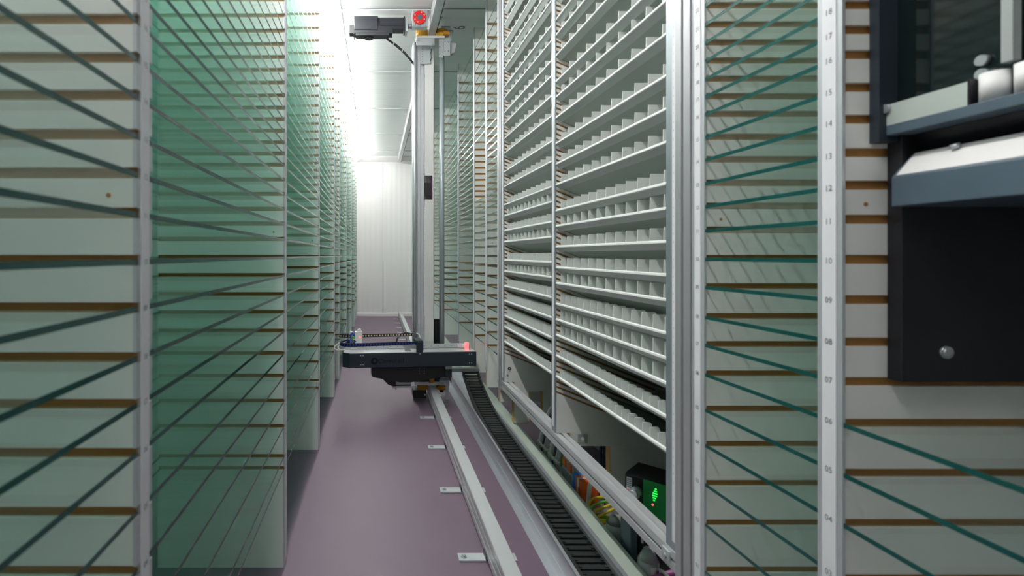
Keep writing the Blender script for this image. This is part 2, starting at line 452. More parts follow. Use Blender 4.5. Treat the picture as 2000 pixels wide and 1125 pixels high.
# ------------------------------------------------------------------ partitioned trays on the right
TL = .7346
def tray_base():
    # floor falling to the back, rounded bead along the front edge, folded band under the front
    b = MB(); h = TL/2; x1 = D-.03
    Z = lambda x, dz=0: dz-SLOPE*(x-.004)
    b.prism([(.010,Z(.010)),(x1,Z(x1)),(x1,Z(x1,.0032)),(.010,Z(.010,.0032))], 'y', -h, h, 'tray_plastic')
    b.prism([(.000,.0030),(.0008,.0075),(.0040,.0096),(.0075,.0085),(.0110,Z(.011,.0032)),(.0110,Z(.011)),(.004,.000),(.0012,.0008)], 'y', -h+.004, h-.004, 'partition_plastic')
    b.prism([(.0020,.0010),(.0185,-.0135),(.0205,-.0135),(.0205,-.0100),(.0110,Z(.011)+.0005),(.006,.002)], 'y', -h+.004, h-.004, 'apron_plastic')
    b.prism([(x1-.003,Z(x1,.0)),(x1,Z(x1,.0)),(x1,Z(x1,.035)),(x1-.003,Z(x1,.035))], 'y', -h, h, 'tray_plastic')
    return b.mesh('tray_base')
TB = tray_base()
def part_mesh(h, d):
    b = MB(); ch = .006; x0 = .0095; Z = lambda x: .0032-SLOPE*(x-.004)
    b.prism([(x0,Z(x0)),(x0+d,Z(x0+d)),(x0+d-.001,h-ch),(x0+d-.001-ch*.8,h),(x0+.001,h)], 'y', -.0012, .0012, 'partition_plastic')
    return b.mesh('partition')
PM = part_mesh(.041, .040); PS = part_mesh(.030, .026)
def tray_proto(n, pm):
    root = thing('partitioned_tray', (0,0,0), 'x', 'tray')
    o = bpy.data.objects.new('base', TB); COL.objects.link(o); o.parent = root
    for k in range(n):
        p = bpy.data.objects.new('partition', pm); COL.objects.link(p); p.parent = root
        p.location = (0, -TL/2+TL*(k+.86)/n if k < n-1 else -TL/2+TL*(n-1+.86)/n, 0)
        p.location.y = -.3675 + .735*(k+.5)/n
    return root
A = [.953,.876,.818,.740,.6466,.5894,.513,.4157,.3397,.2625,.1654,.1087,.0295,-.048,-.106,-.185,-.243,-.302,-.383,-.458]
B = [1.277,1.2,1.103,1.025,.969,.8748,.8167,.74,.683,.606,.5286,.434,.357,.259,.2018,.125,.067,-.03,-.088,-.161,-.242,-.317,-.378,-.449]
protos = {}
def tray_kind(zr):
    return (10, PM) if zr > .45 else (11, PM) if zr > .24 else (12, PM) if zr > -.13 else (14, PM) if zr > -.33 else (20, PS)
for colname, zs, yc, grp in (('near', A, (1.180+1.915)/2, 'trays of the near column'), ('far', B, (1.950+2.685)/2, 'trays of the far column')):
    zs = sorted(zs)
    for i, zr in enumerate(zs):
        kd = tray_kind(zr); k = round((zr+.458)/PIT); q = fine(k)
        loc = (XR+.001, yc, q+.0008)
        if kd not in protos:
            protos[kd] = tray_proto(*kd); t = protos[kd]; t.location = loc
        else: t = dup_tree(protos[kd], loc)
        fin = 'with small close-set partitions' if kd[1] is PS else 'with upright partitions'
        tag(t, 'white tray '+fin+', '+ordinal(i+1)+' up in the '+colname+' tray column', 'tray', grp)

# ------------------------------------------------------------------ base beam under the trays
b = MB(); x0, x1, z0, z1 = XR-.002, XR+.043, .289, .334; ym = (x0+x1)/2; zm = (z0+z1)/2; g = .004; d = .007
poly = [(x0,z0),(x1,z0),(x1,z1),(ym+g,z1),(ym+g,z1-d),(ym-g,z1-d),(ym-g,z1),(x0,z1),(x0,zm+g),(x0+d,zm+g),(x0+d,zm-g),(x0,zm-g)]
root = thing('base_beam', (x0, 1.9, z0), 'silver slotted aluminium beam running along the foot of the tray shelving', 'beam')
b.prism(poly, 'y', 1.14, 2.724, 'alu_y'); b.build('profile', root)
b = MB(); b.box(x0-.004, x0, 1.16, 1.19, z0+.008, z1-.008, 'galvanised'); b.cyl((x0-.007,1.175,zm),(x0-.003,1.175,zm),.006,'steel',12); b.build('end_plate', root)

# ------------------------------------------------------------------ floor rail with feet
RX0, RX1, RZ = .362, .412, .100
rail = thing('floor_rail', ((RX0+RX1)/2, 4.5, 0), 'silver guide rail bolted to the purple floor down the aisle', 'rail')
xm = (RX0+RX1)/2
b = MB()
poly = [(RX0,.012),(RX1,.012),(RX1,.034),(RX1-.007,.034),(RX1-.007,.044),(RX1,.044),(RX1,RZ-.002),(RX1-.002,RZ),(RX0+.002,RZ),(RX0,RZ-.002),
        (RX0,.076),(RX0+.006,.076),(RX0+.006,.068),(RX0,.068),(RX0,.044),(RX0+.007,.044),(RX0+.007,.034),(RX0,.034)]
b.prism(poly, 'y', .7, 8.22, 'alu_y'); b.build('profile', rail)
b = MB(); b.box(RX0-.002, RX1+.002, 8.22, 8.226, .010, RZ+.001, 'dark_metal'); b.build('end_cap', rail)
for k in range(15):
    y = 1.203+.4835*k
    if y > 8.1: break
    b = MB(); b.box(.272, .462, y-.021, y+.021, 0, .006, 'galvanised'); b.box(RX0-.004, RX1+.004, y-.024, y+.024, .006, .020, 'dark_metal')
    f = b.build('foot', rail)
    b = MB(); b.cyl((.290,y,.006),(.290,y,.0085),.010,'steel',16); b.cyl((.290,y,.0085),(.290,y,.013),.006,'steel',6); b.build('bolt', f)

# overhead rail
UX0, UX1, UZ0, UZ1 = .357, .405, 2.500, 2.592
up = thing('overhead_rail', ((UX0+UX1)/2, 4.5, UZ0), 'silver overhead guide rail fixed under the ceiling above the floor rail', 'rail')
b = MB(); zz = (UZ0+UZ1)/2
poly = [(UX0,UZ0),(UX1,UZ0),(UX1,UZ1),(UX0,UZ1),(UX0,zz+.026),(UX0+.006,zz+.026),(UX0+.006,zz+.018),(UX0,zz+.018),(UX0,zz-.010),(UX0+.006,zz-.010),(UX0+.006,zz-.018),(UX0,zz-.018)]
b.prism(poly, 'y', .5, 8.28, 'alu_y'); b.build('profile', up)
b = MB(); b.box(UX1, UX1+.006, .5, 8.26, UZ0-.002, UZ0+.02, 'black_plastic'); b.build('guide_strip', up)
for y in (1.2, 2.33, 3.46, 4.59, 5.72, 6.85, 7.98):
    b = MB(); b.box(UX0-.045, UX1+.045, y-.02, y+.02, UZ1, ZC, 'galvanised'); b.build('ceiling_bracket', up)

# sticker on the ceiling
b = MB(); sx, sy = .578, 3.60
st = thing('number_sticker', (sx, sy, ZC-.001), 'white paper sticker with a number 9 on the ceiling beside the overhead rail', 'sticker')
b.box(sx-.065, sx+.060, sy-.045, sy+.045, ZC-.0012, ZC, 'label_paper'); b.build('paper', st)
b = MB(); put_text(b, '9', .13, Matrix.Translation((sx, sy, ZC-.0016)) @ Matrix.Rotation(PI/2, 4, 'Z') @ Matrix.Rotation(PI, 4, 'X'), 'ink'); b.build('numeral', st)

# ------------------------------------------------------------------ cable trough and drag chain
TX0, TX1, FL = .570, .690, .752
tr_ = thing('cable_trough', ((TX0+TX1)/2, 4.0, 0), 'long metal trough on the floor holding the black cable chain', 'cable trough')
b = MB(); yA, yE = .9, 6.6
b.box(TX0-.030, TX0, yA, yE, 0, .0025, 'steel'); b.box(TX0-.002, TX0, yA, yE, .0025, .097, 'steel'); b.box(TX0-.006, TX0+.004, yA, yE, .097, .100, 'steel')
b.box(TX0, TX1, yA, yE, 0.001, .003, 'steel'); b.box(TX1, TX1+.002, yA, yE, .003, .108, 'steel')
b.box(TX0-.0045, TX0-.002, yA, yE, .03, .038, 'steel')
b.build('channel', tr_)
b = MB(); b.box(TX1-.004, FL, yA, yE, .108, .1115, 'flange_paint'); b.box(TX1-.008, TX1+.006, yA, yE, .1115, .1165, 'steel'); b.box(TX1-.0075, TX1-.005, yA, yE, .095, .1115, 'steel')
b.build('flange', tr_)

chain = thing('cable_chain', (.63, 3.42, .10), 'black ribbed cable chain lying in the floor trough and rising to the robot', 'cable chain')
def chain_z(y):
    t = min(1, max(0, (y-2.55)/(3.43-2.55)))
    return .096 + .138*(t*t*(.55+.45*t))
b = MB(); hx = .054
b.box(-hx, -hx+.010, -.0165, .0165, -.026, .002, 'black_rubber'); b.box(hx-.010, hx, -.0165, .0165, -.026, .002, 'black_rubber')
b.box(-hx+.008, hx-.008, -.0105, .0105, -.004, .0, 'black_rubber')
b.box(-hx+.008, hx-.008, -.0105, .0105, -.025, -.021, 'black_rubber')
b.box(-hx+.010, -hx+.020, -.006, .006, .0, .0025, 'black_plastic'); b.box(hx-.020, hx-.010, -.006, .006, .0, .0025, 'black_plastic')
LM = b.mesh('link')
y = 1.16
while y < 3.42:
    s = (chain_z(y+.01)-chain_z(y-.01))/.02; a = math.atan(s)
    o = bpy.data.objects.new('link', LM); COL.objects.link(o); o.parent = chain
    o.location = (.630-.63, y-3.42, chain_z(y)-.10); o.rotation_euler = (a, 0, 0)
    y += .0325*math.cos(a)

# ------------------------------------------------------------------ robot mast
mast = thing('robot_mast', (.33, 3.55, .02), 'tall silver robot mast standing on the floor rail with motor at its top', 'robot mast')
b = MB(); mx0, mx1, my0, my1 = .254, .332, 3.50, 3.60
poly = [(mx0,my0+.006),(mx0+.006,my0),(mx0+.027,my0),(mx0+.027,my0+.010),(mx0+.033,my0+.010),(mx0+.033,my0),(mx0+.050,my0),(mx0+.050,my0+.007),(mx0+.055,my0+.007),(mx0+.055,my0),
        (mx0+.068,my0),(mx0+.068,my0+.005),(mx0+.071,my0+.005),(mx0+.071,my0),(mx1,my0),(mx1,my1),(mx0,my1)]
b.prism(poly, 'z', .14, 2.452, 'aluminium'); b.build('column', mast)
b = MB(); b.cyl((.266, 3.492, .40), (.266, 3.492, 2.445), .011, 'aluminium', 16); b.build('guide_shaft', mast)
b = MB(); cx0, cx1, cy0 = .3335, .397, 3.488
for x0_, x1_, z0_, z1_ in ((cx0, cx1, .14, 1.377), (.387, cx1, 1.377, 1.541), (cx0, cx1, 1.541, 2.30), (.378, cx1, 2.30, 2.44)):
    b.box(x0_, x1_, cy0, cy0+.003, z0_, z1_, 'grey_paint')
b.box(cx1-.003, cx1, cy0, 3.60, .14, 2.44, 'grey_paint'); cover = b.build('cover', mast)
b = MB(); b.box(cx0, cx1-.004, 3.555, 3.56, 1.33, 1.60, 'cable_grey'); b.box(cx0+.002, .377, 3.50, 3.54, 1.405, 1.495, 'black_plastic'); b.build('switch_box', mast)
b = MB()
for i, (dx, mt) in enumerate(((.380,'cable_purple'),(.384,'cable_purple'),(.372,'cable_dark'),(.345,'cable_white'))):
    b.tube([(dx,3.545,1.36),(dx+.003*(-1)**i,3.520,1.44),(dx,3.540,1.56)], .0022, mt, 8)
b.build('wiring', mast)
b = MB(); b.box(cx0-.03, .372, 3.482, 3.486, 2.30, 2.42, 'galvanised')
for k in range(7): b.cyl((.318, 3.4815, 2.315+.017*k), (.318, 3.483, 2.315+.017*k), .003, 'black_plastic', 8)
b.tube([(.366,3.49,2.31),(.376,3.478,2.335),(.380,3.474,2.37),(.376,3.48,2.40)], .003, 'cable_dark', 8)
b.build('terminal_plate', mast)
# steel tube right of the mast
b = MB(); b.cyl((.4515, 3.50, .30), (.4515, 3.50, 2.375), .0175, 'grey_tube', 24); b.build('tube', mast)
b = MB(); b.cyl((.4515,3.50,2.375),(.4515,3.50,2.415),.0165,'steel',20); b.cyl((.4515,3.50,2.415),(.4515,3.50,2.425),.021,'dark_metal',20)
b.cyl((.4515,3.50,2.400),(.4515,3.50,2.404),.0172,'red_anodised',20); b.build('coupling', mast)
# head plate and rollers
b = MB(); b.box(.270, .462, 3.425, 3.60, 2.452, 2.468, 'grey_paint'); b.box(.272, .395, 3.425, 3.431, 2.402, 2.452, 'galvanised'); hp = b.build('head_plate', mast, bevel=.004)
b = MB(); b.cyl((.286,3.424,2.440),(.286,3.418,2.440),.008,'steel',6); b.cyl((.380,3.424,2.410),(.380,3.418,2.410),.006,'steel',6); b.build('bolt', mast)
for nm, x in (('l', .313), ('r', .4465)):
    b = MB(); b.cyl((x,3.472,2.470),(x,3.472,2.522),.0405,'yellow_roller',32); b.cyl((x,3.472,2.462),(x,3.472,2.528),.016,'dark_metal',16); b.build('roller', mast)
# side bearing bracket right of the head
b = MB(); b.box(.455,.500,3.44,3.446,2.34,2.46,'galvanised'); b.box(.425,.452,3.446,3.452,2.33,2.46,'galvanised')
b.prism([(.505,2.43),(.545,2.425),(.530,2.365),(.497,2.350)], 'y', 3.45, 3.49, 'cable_grey')
b.cyl((.500,3.46,2.50),(.52,3.46,2.50),.018,'galvanised',16); b.box(.49,.512,3.452,3.458,2.44,2.52,'galvanised')
b.cyl((.44,3.44,2.527),(.50,3.44,2.527),.010,'galvanised',16)
for x_, z_ in ((.465,2.37),(.487,2.37),(.465,2.43),(.487,2.43),(.43,2.35),(.43,2.40)): b.cyl((x_,3.4385,z_),(x_,3.441,z_),.003,'dark_metal',8)
b.build('side_bracket', mast)
b = MB(); b.box(.452, .492, 3.415, 3.435, 2.470, 2.492, 'orange_block'); b.build('bumper', mast)
# gearbox, flange, motor
b = MB(); b.box(.236,.336,3.325,3.372,2.482,2.590,'galvanised')
for k in range(9): b.box(.240+.0108*k, .2455+.0108*k, 3.318, 3.325, 2.484, 2.588, 'aluminium')
b.build('gearbox', mast)
b = MB(); c0 = (.283, 2.536); b.cyl((c0[0],3.306,c0[1]),(c0[0],3.318,c0[1]),.0425,'red_anodised',36)
fl = b.build('flange', mast); fl['label'] = 'round red flange'
b = MB(); b.cyl((c0[0],3.3035,c0[1]),(c0[0],3.3065,c0[1]),.0165,'slate_metal',24)
b.build('hub', fl)
for a in (25, 70, 155, 205, 250, 335):
    sx_, sz_ = c0[0]+.033*math.cos(math.radians(a)), c0[1]+.033*math.sin(math.radians(a))
    b = MB(); b.cyl((sx_,3.304,sz_),(sx_,3.307,sz_),.0045,'aluminium',10); b.build('screw', fl)
b = MB()
b.cyl((.206,3.37,2.505),(.236,3.37,2.505),.018,'steel',20); b.box(.190,.206,3.32,3.40,2.452,2.540,'galvanised')
b.build('motor_adapter', mast)
b = MB()
b.box(.012,.184,3.315,3.385,2.462,2.538,'servo_black'); b.box(.030,.178,3.311,3.316,2.485,2.536,'servo_black')
b.box(.180,.190,3.312,3.39,2.450,2.545,'servo_black')
b.prism([(-.140,2.540),(.014,2.540),(.014,2.492),(.030,2.474),(.108,2.470),(.108,2.430),(-.140,2.430)], 'y', 3.298, 3.375, 'servo_black')
b.box(-.140,.012,3.294,3.299,2.45,2.536,'servo_black')
motor = b.build('motor', mast, bevel=.003)
b = MB(); b.box(-.130,.085,3.30,3.36,2.416,2.430,'servo_black'); b.box(-.138,.108,3.297,3.30,2.432,2.448,'servo_black'); b.cyl((-.045,3.34,2.409),(-.045,3.34,2.416),.028,'dark_metal',20); b.build('motor_lid', motor)
b = MB(); b.box(-.172,-.140,3.305,3.36,2.432,2.487,'servo_black'); b.box(-.145,-.138,3.30,3.40,2.425,2.470,'dark_metal'); b.tube([(-.172,3.33,2.452),(-.190,3.33,2.452),(-.190,3.33,2.442),(-.172,3.33,2.442)],.0018,'steel',6); b.build('connector', motor)
b = MB()
for dz in (0, .006, -.006):
    b.tube([(.07,3.36,2.418+dz*.3),(.13,3.40,2.395+dz),(.19,3.44,2.36+dz),(.245,3.48,2.315+dz),(.258,3.50,2.300+dz)], .0038, 'cable_dark', 8)
for p in ((.115,3.392,2.401),(.175,3.43,2.369)): b.cyl((p[0]-.003,p[1],p[2]+.001),(p[0]+.003,p[1]+.003,p[2]-.001),.011,'cable_white',12)
b.build('cable', mast)
# carriage at the foot
b = MB(); b.box(.262,.466,3.47,3.64,.118,.140,'steel'); b.box(.300,.400,3.48,3.60,.140,.19,'dark_metal'); b.build('carriage_plate', mast)
for x in (.322, .452):
    b = MB(); b.cyl((x,3.515,.082),(x,3.515,.114),.0385,'yellow_roller',32); b.cyl((x,3.515,.060),(x,3.515,.118),.014,'dark_metal',14); b.build('roller', mast)
b = MB(); b.box(.254,.345,3.50,3.62,.022,.076,'black_plastic'); b.cyl((.336,3.498,.045),(.336,3.502,.045),.007,'steel',12); b.build('drive_block', mast)
b = MB(); b.box(.474,.497,3.47,3.49,.020,.150,'galvanised'); b.box(.43,.497,3.466,3.50,.118,.152,'galvanised'); b.cyl((.485,3.465,.135),(.485,3.470,.135),.006,'steel',8); b.build('side_arm', mast)
b = MB(); b.box(.362,.395,3.455,3.475,.135,.175,'orange_block'); b.build('bumper', mast)
b = MB(); b.box(.403,.460,3.57,3.60,.14,.552,'black_plastic'); b.build('cable_duct', mast)
# chain bracket reaching right to the drag chain
b = MB(); b.box(.500,.690,3.405,3.47,.236,.240,'steel'); b.box(.500,.690,3.403,3.406,.222,.240,'steel'); b.box(.500,.504,3.405,3.52,.150,.240,'steel'); b.box(.44,.504,3.50,3.52,.150,.200,'steel'); b.build('chain_bracket', mast)

# ------------------------------------------------------------------ robot gripper table (turned a little)
TH = math.radians(4.6)
GX, GY = .2155, 3.378
tab = thing('gripper_table', (GX, GY, .278), 'dark grey robot gripper table crossing the aisle in front of the mast', 'robot gripper', rz=TH)
def L(mb, name, par=None, bevel=0):
    o = mb.build(name, par or tab, local=True, bevel=bevel); return o
hl, hd, h = .4345, .080, .094
b = MB(); poly = [(-hl,hd),(-hl,-hd+.035),(-hl+.045,-hd),(hl,-hd),(hl,hd)]
b.prism(poly, 'z', 0.0, h-.002, 'anthracite'); L(b, 'body', bevel=.002)
b = MB(); poly2 = [(-hl+.008,hd-.003),(-hl+.008,-hd+.037),(-hl+.047,-hd+.005),(hl-.004,-hd+.005),(hl-.004,hd-.003)]
b.prism(poly2, 'z', h-.002, h+.001, 'alu_y'); L(b, 'top_plate')
for x in (-.318,-.304,.388,.402):
    for zz in (.020,.078):
        b = MB(); b.cyl((x,-hd-.002,zz),(x,-hd+.001,zz),.0032,'aluminium',10); L(b, 'screw')
b = MB(); b.cyl((.064,-hd-.002,.085),(.064,-hd+.001,.085),.004,'aluminium',10); L(b, 'screw')
# lettering and ring emblem on the front
b = MB(); Mt = Matrix.Translation((-.124,-hd-.0012,.040)) @ Matrix.Rotation(PI/2,4,'X'); put_text(b, 'Omnicell', .046, Mt, 'logo_dark')
cxl, czl, n = -.232, .042, 40
ro, ri = .0225, .0105
vs = []; fs = []
for i in range(n):
    t = 2*PI*i/n; off = .004
    vs.append((cxl+ro*math.cos(t),-hd-.0012,czl+ro*math.sin(t))); vs.append((cxl+off*.6+ri*math.cos(t),-hd-.0012,czl+off*.5+ri*math.sin(t)))
for i in range(n): fs.append((2*i,2*((i+1)%n),2*((i+1)%n)+1,2*i+1))
b.add(vs, fs, 'logo_dark'); L(b, 'lettering')
# linear guide at the back of the top
b = MB(); b.box(-.415,.425,.048,.066,h+.003,h+.030,'alu_y'); b.box(-.415,.425,.050,.064,h,h+.003,'black_plastic')
for k in range(18): b.cyl((-.39+.046*k,.0472,h+.017),(-.39+.046*k,.0485,h+.017),.0025,'black_plastic',8)
g_ = L(b, 'linear_guide')
b = MB()
for x in (-.38,-.125): b.box(x,x+.04,.030,.050,h+.001,h+.010,'aluminium')
L(b, 'guide_blocks')
# carriage bracket
b = MB(); b.box(.040,.082,-hd+.004,-hd+.010,h-.028,h+.074,'anthracite'); b.box(.040,.082,-hd+.010,.05,h+.058,h+.074,'anthracite')
for x in (.055,.068): b.cyl((x,-hd+.0025,h+.066),(x,-hd+.0045,h+.066),.0022,'steel',8)
L(b, 'slide_bracket')
b = MB(); b.cyl((.082,-.04,h+.033),(.088,-.04,h+.033),.030,'blue_plastic',20); L(b, 'blue_cap')
b = MB(); b.prism([(-.045,h+.040),(.040,h+.044),(.040,h+.020),(.002,h+.018),(.014,h+.002),(-.030,h+.002),(-.030,h+.015)], 'y', -.045, -.038, 'steel'); L(b, 'angle_plate')
# lamp block at the right end
b = MB(); b.box(.388,.410,.020,.046,h+.002,h+.040,'red_led'); L(b, 'signal_lamp')['label'] = 'small glowing red lamp block'
b = MB(); b.box(.335,.388,.034,.046,h+.004,h+.030,'white_plastic'); L(b, 'lamp_holder')
# two flat drag chains
def drag(name, path, bead, w=.022):
    ch = MB(); bd = MB(); P = [Vector(p) for p in path]
    d = [0]
    for i in range(1,len(P)): d.append(d[-1]+(P[i]-P[i-1]).length)
    n = int(d[-1]/.0185)
    for k in range(n):
        s = (k+.5)*d[-1]/n; i = max(j for j in range(len(d)) if d[j] <= s); i = min(i, len(P)-2)
        t = (s-d[i])/(d[i+1]-d[i]); p = P[i].lerp(P[i+1], t); a = (P[i+1]-P[i]); an = math.atan2(a.y, a.x)
        M = Matrix.Translation(p) @ Matrix.Rotation(an, 4, 'Z')
        q = MB(); q.box(-.0095,.0095,-.004,.004,w*.5-.004,w*.5,'black_plastic'); q.box(-.0095,.0095,-.004,.004,-w*.5,-w*.5+.004,'black_plastic'); q.box(-.0095,-.0035,-.005,.005,-w*.5,w*.5,'black_plastic')
        q.box(-.0095,.0095,-.002,.002,-w*.5,w*.5,'black_plastic')
        q.xform(M); ch.add(q.v, q.f, 'black_plastic')
        r = MB()
        for sy in (-1, 1): r.cyl((.003,sy*.0025,0),(.003,sy*.0052,0),.0055,bead,10)
        r.xform(M); bd.add(r.v, r.f, bead)
    o = L(ch, name); L(bd, 'beads', o)
arc = [(-.395+.052*math.cos(t)*1.0, .02+.055*math.sin(t)) for t in [math.radians(a) for a in range(270, 89, -15)]]
path = [(.045,-.035,h+.050),(-.10,-.035,h+.050),(-.25,-.036,h+.047),(-.395,-.035,h+.045)] + [(x,y,h+.045+.004*i/12) for i,(x,y) in enumerate(arc)][1:] + [(-.34,.075,h+.050)]
drag('drag_chain', path, 'blue_plastic')
path = [(.060,.115,h+.084),(-.10,.115,h+.083),(-.30,.113,h+.081),(-.40,.112,h+.080),(-.445,.130,h+.080),(-.452,.148,h+.080),(-.43,.160,h+.080),(-.32,.162,h+.080)]
drag('drag_chain', path, 'bead_cream', .020)
b = MB(); b.tube([(.060,.115,h+.090),(.085,.112,h+.086),(.096,.10,h+.055),(.092,.09,h+.02),(.085,.075,h+.0)], .006, 'cable_white', 10); L(b, 'cable')
b = MB()
b.tube([(-.30,.15,h+.052),(-.36,.12,h+.055),(-.44,.06,h+.050),(-.485,.03,h+.025),(-.475,.01,h-.005+.012),(-.43,.0,h+.006)], .0032, 'cable_white', 8)
b.tube([(-.30,.14,h+.050),(-.36,.11,h+.052),(-.42,.06,h+.047),(-.462,.03,h+.025),(-.455,.01,h+.012),(-.42,.0,h+.006)], .0032, 'cable_white', 8); L(b, 'cable')
b = MB(); b.tube([(-.06,.10,h+.0),(-.062,.12,h+.05),(-.03,.13,h+.088),(.015,.13,h+.093),(.055,.125,h+.070),(.068,.11,h+.03),(.064,.10,h+.0)], .0055, 'cable_dark', 10)
b.box(-.052,-.038,.118,.138,h+.066,h+.072,'cable_white'); L(b, 'cable')
# sensor module
b = MB(); b.box(-.350,-.300,.070,.100,h+.0,h+.116,'white_plastic'); b.prism([(-.340,h+.116),(-.306,h+.116),(-.312,h+.134),(-.330,h+.130)],'y',.075,.095,'white_plastic'); b.box(-.384,-.350,.072,.098,h+.0,h+.064,'white_plastic')
se = L(b, 'sensor_module', bevel=.002)
b = MB(); b.cyl((-.318,.0685,h+.080),(-.318,.0705,h+.080),.007,'red_led',12); L(b, 'led', se)
b = MB(); b.tube([(-.378,.068,h+.060),(-.376,.066,h+.098),(-.362,.066,h+.104),(-.352,.068,h+.080)], .005, 'blue_plastic', 8); b.tube([(-.370,.066,h+.065),(-.364,.064,h+.084),(-.354,.066,h+.072)], .006, 'cable_green', 8)
b.tube([(-.388,.07,h+.098),(-.380,.068,h+.116),(-.356,.068,h+.112)], .004, 'white_plastic', 8); L(b, 'wires', se)
# black cable shell and underside
def pxz(pts, Y): # picture-measured outline points as local (x, z) at distance Y
    return [((px-734)*Y/1000-GX, 1-(py-498)*Y/1000-.278) for px, py in pts]
b = MB(); b.prism(pxz([(725,717),(725,733),(728,735),(746,739),(764,743),(781,746),(800,746.5),(818,744),(842,740),(868,737),(868,717)], 3.34), 'y', -.045, .05, 'black_plastic')
for x_ in (.066,.098):
    for zz in (-.018,-.034,-.050): b.cyl((x_,-.0465,zz),(x_,-.044,zz),.002,'steel',8)
L(b, 'cable_shell', bevel=.003)
b = MB(); b.prism(pxz([(745,737),(757,749.5),(767,753),(772,753),(772,740)], 3.36), 'y', -.03, .05, 'black_plastic'); L(b, 'shell_tail')
b = MB(); q = pxz([(766,741),(803,757)], 3.38); (xa,za),(xb_,zb_) = q
b.box(xa,xb_,.0,.07,zb_+.020,za-.004,'galvanised'); b.box(xa+.002,xb_,.003,.07,zb_+.012,zb_+.020,'black_plastic'); b.box(xa,xb_,.0,.07,zb_,zb_+.012,'galvanised')
for x_ in (xa+.022,xa+.028,xb_-.01): b.cyl((x_,.01,zb_-.014),(x_,.01,zb_),.002,'steel',8)
L(b, 'motor_bracket')
b = MB(); q = pxz([(869,721),(882,737)], 3.36); (xa,za),(xb_,zb_) = q
b.box(xa,xb_,-.04,.05,zb_,za,'anthracite'); b.box(xa,xb_,-.038,.05,za,0.0,'galvanised'); L(b, 'side_block')
b = MB(); b.box(-.06,.14,-.02,.09,-.012,.0,'galvanised'); b.box(.075,.105,-.030,-.02,-.012,-.002,'orange_block'); L(b, 'turntable')
b = MB(); b.box(.03,.17,.075,.150,-.08,.09,'dark_metal'); L(b, 'mast_clamp')

# ------------------------------------------------------------------ dark station in the right foreground
stn = thing('output_station', (.735, .717, .82), 'dark grey metal station in the right foreground fixed to the numbered divider', 'machine')
b = MB(); b.box(.7355, 1.125, .716, .7366, .822, 1.20, 'station_plate'); b.build('back_plate', stn, bevel=.001)
b = MB()
kx, kz = .7355+(1845-1760)*.716/1000, 1-(688-498)*.716/1000
b.cyl((kx,.7125,kz),(kx,.716,kz),.0085,'steel',24,r1=.0085); b.cyl((kx,.7110,kz),(kx,.7127,kz),.0045,'steel',20,r1=.0078); b.build('lock', stn)
X0 = .720
b = MB(); b.prism([(X0,1.067),(X0,1.108),(X0+.028,1.140),(1.10,1.140),(1.10,1.067)], 'y', .12, .7155, 'slate_metal')
hood = b.build('lower_hood', stn, bevel=.0015)
b = MB(); b.prism([(X0+.0015,1.1105),(X0+.0265,1.1400),(X0+.028,1.1415),(X0+.030,1.1408),(X0+.0295,1.1395),(X0+.003,1.1085)], 'y', .12, .7100, 'trim_white'); b.cyl((X0+.022,.655,1.137),(X0+.020,.655,1.142),.005,'steel',12); b.build('edge_plate', hood)
b = MB(); b.prism([(X0,1.168),(X0,1.182),(1.10,1.182),(1.10,1.168)], 'y', .12, .728, 'slate_metal'); b.prism([(X0+.030,1.168),(1.10,1.168),(1.10,1.14),(X0+.05,1.14)], 'y', .12, .728, 'dark_metal')
uh = b.build('upper_hood', stn, bevel=.001)
b = MB(); b.prism([(.6235,1.182),(.728,1.182),(.728,1.200),(.716,1.211),(.6235,1.211)], 'x', X0, X0+.012, 'tray_plastic'); b.build('guide_bar', uh)
for y in (.606, .572, .538):
    b = MB(); b.cyl((X0+.014,y,1.182),(X0+.014,y,1.216),.0135,'white_plastic',28); b.cyl((X0+.014,y,1.216),(X0+.014,y,1.220),.006,'dark_metal',12); b.build('roller', stn)
b = MB(); b.box(X0+.001,X0+.012,.6215,.6235,1.182,1.214,'dark_metal'); b.box(X0+.030,X0+.05,.12,.611,1.182,1.235,'black_plastic'); b.build('roller_bracket', stn)
b = MB(); b.box(X0+.016, X0+.022, .12, .722, 1.182, 1.95, 'smoked_panel'); pane = b.build('smoked_panel', stn)
b = MB(); b.box(X0-.010, X0+.024, .722, .7365, 1.160, 1.95, 'anthracite'); b.build('panel_post', stn)
b = MB(); b.box(X0+.004, X0+.014, .582, .593, 1.222, 1.95, 'clear_plastic'); b.build('clear_bar', stn)
for (px, py) in ((1898,118),(1898,145),(1726,213)):
    yy = X0/((px-734)/1000) if px > 1800 else .7215; zz = 1+(498-py)/1000*yy
    x_ = X0+.016 if px > 1800 else X0+.002
    b = MB(); b.cyl((x_-.006,yy,zz),(x_,yy,zz),.0065,'steel',14); b.build('bolt', stn)

# ------------------------------------------------------------------ electrics below the tray shelving
b = MB(); b.box(.762, .872, 1.20, 2.45, .0, .048, 'cable_grey'); b.box(.758,.762,1.20,2.45,.0,.075,'dark_metal'); o = b.build('mounting_plate', bevel=0); tag(o, 'grey metal mounting plate lying under the tray shelving behind the trough', 'plate')
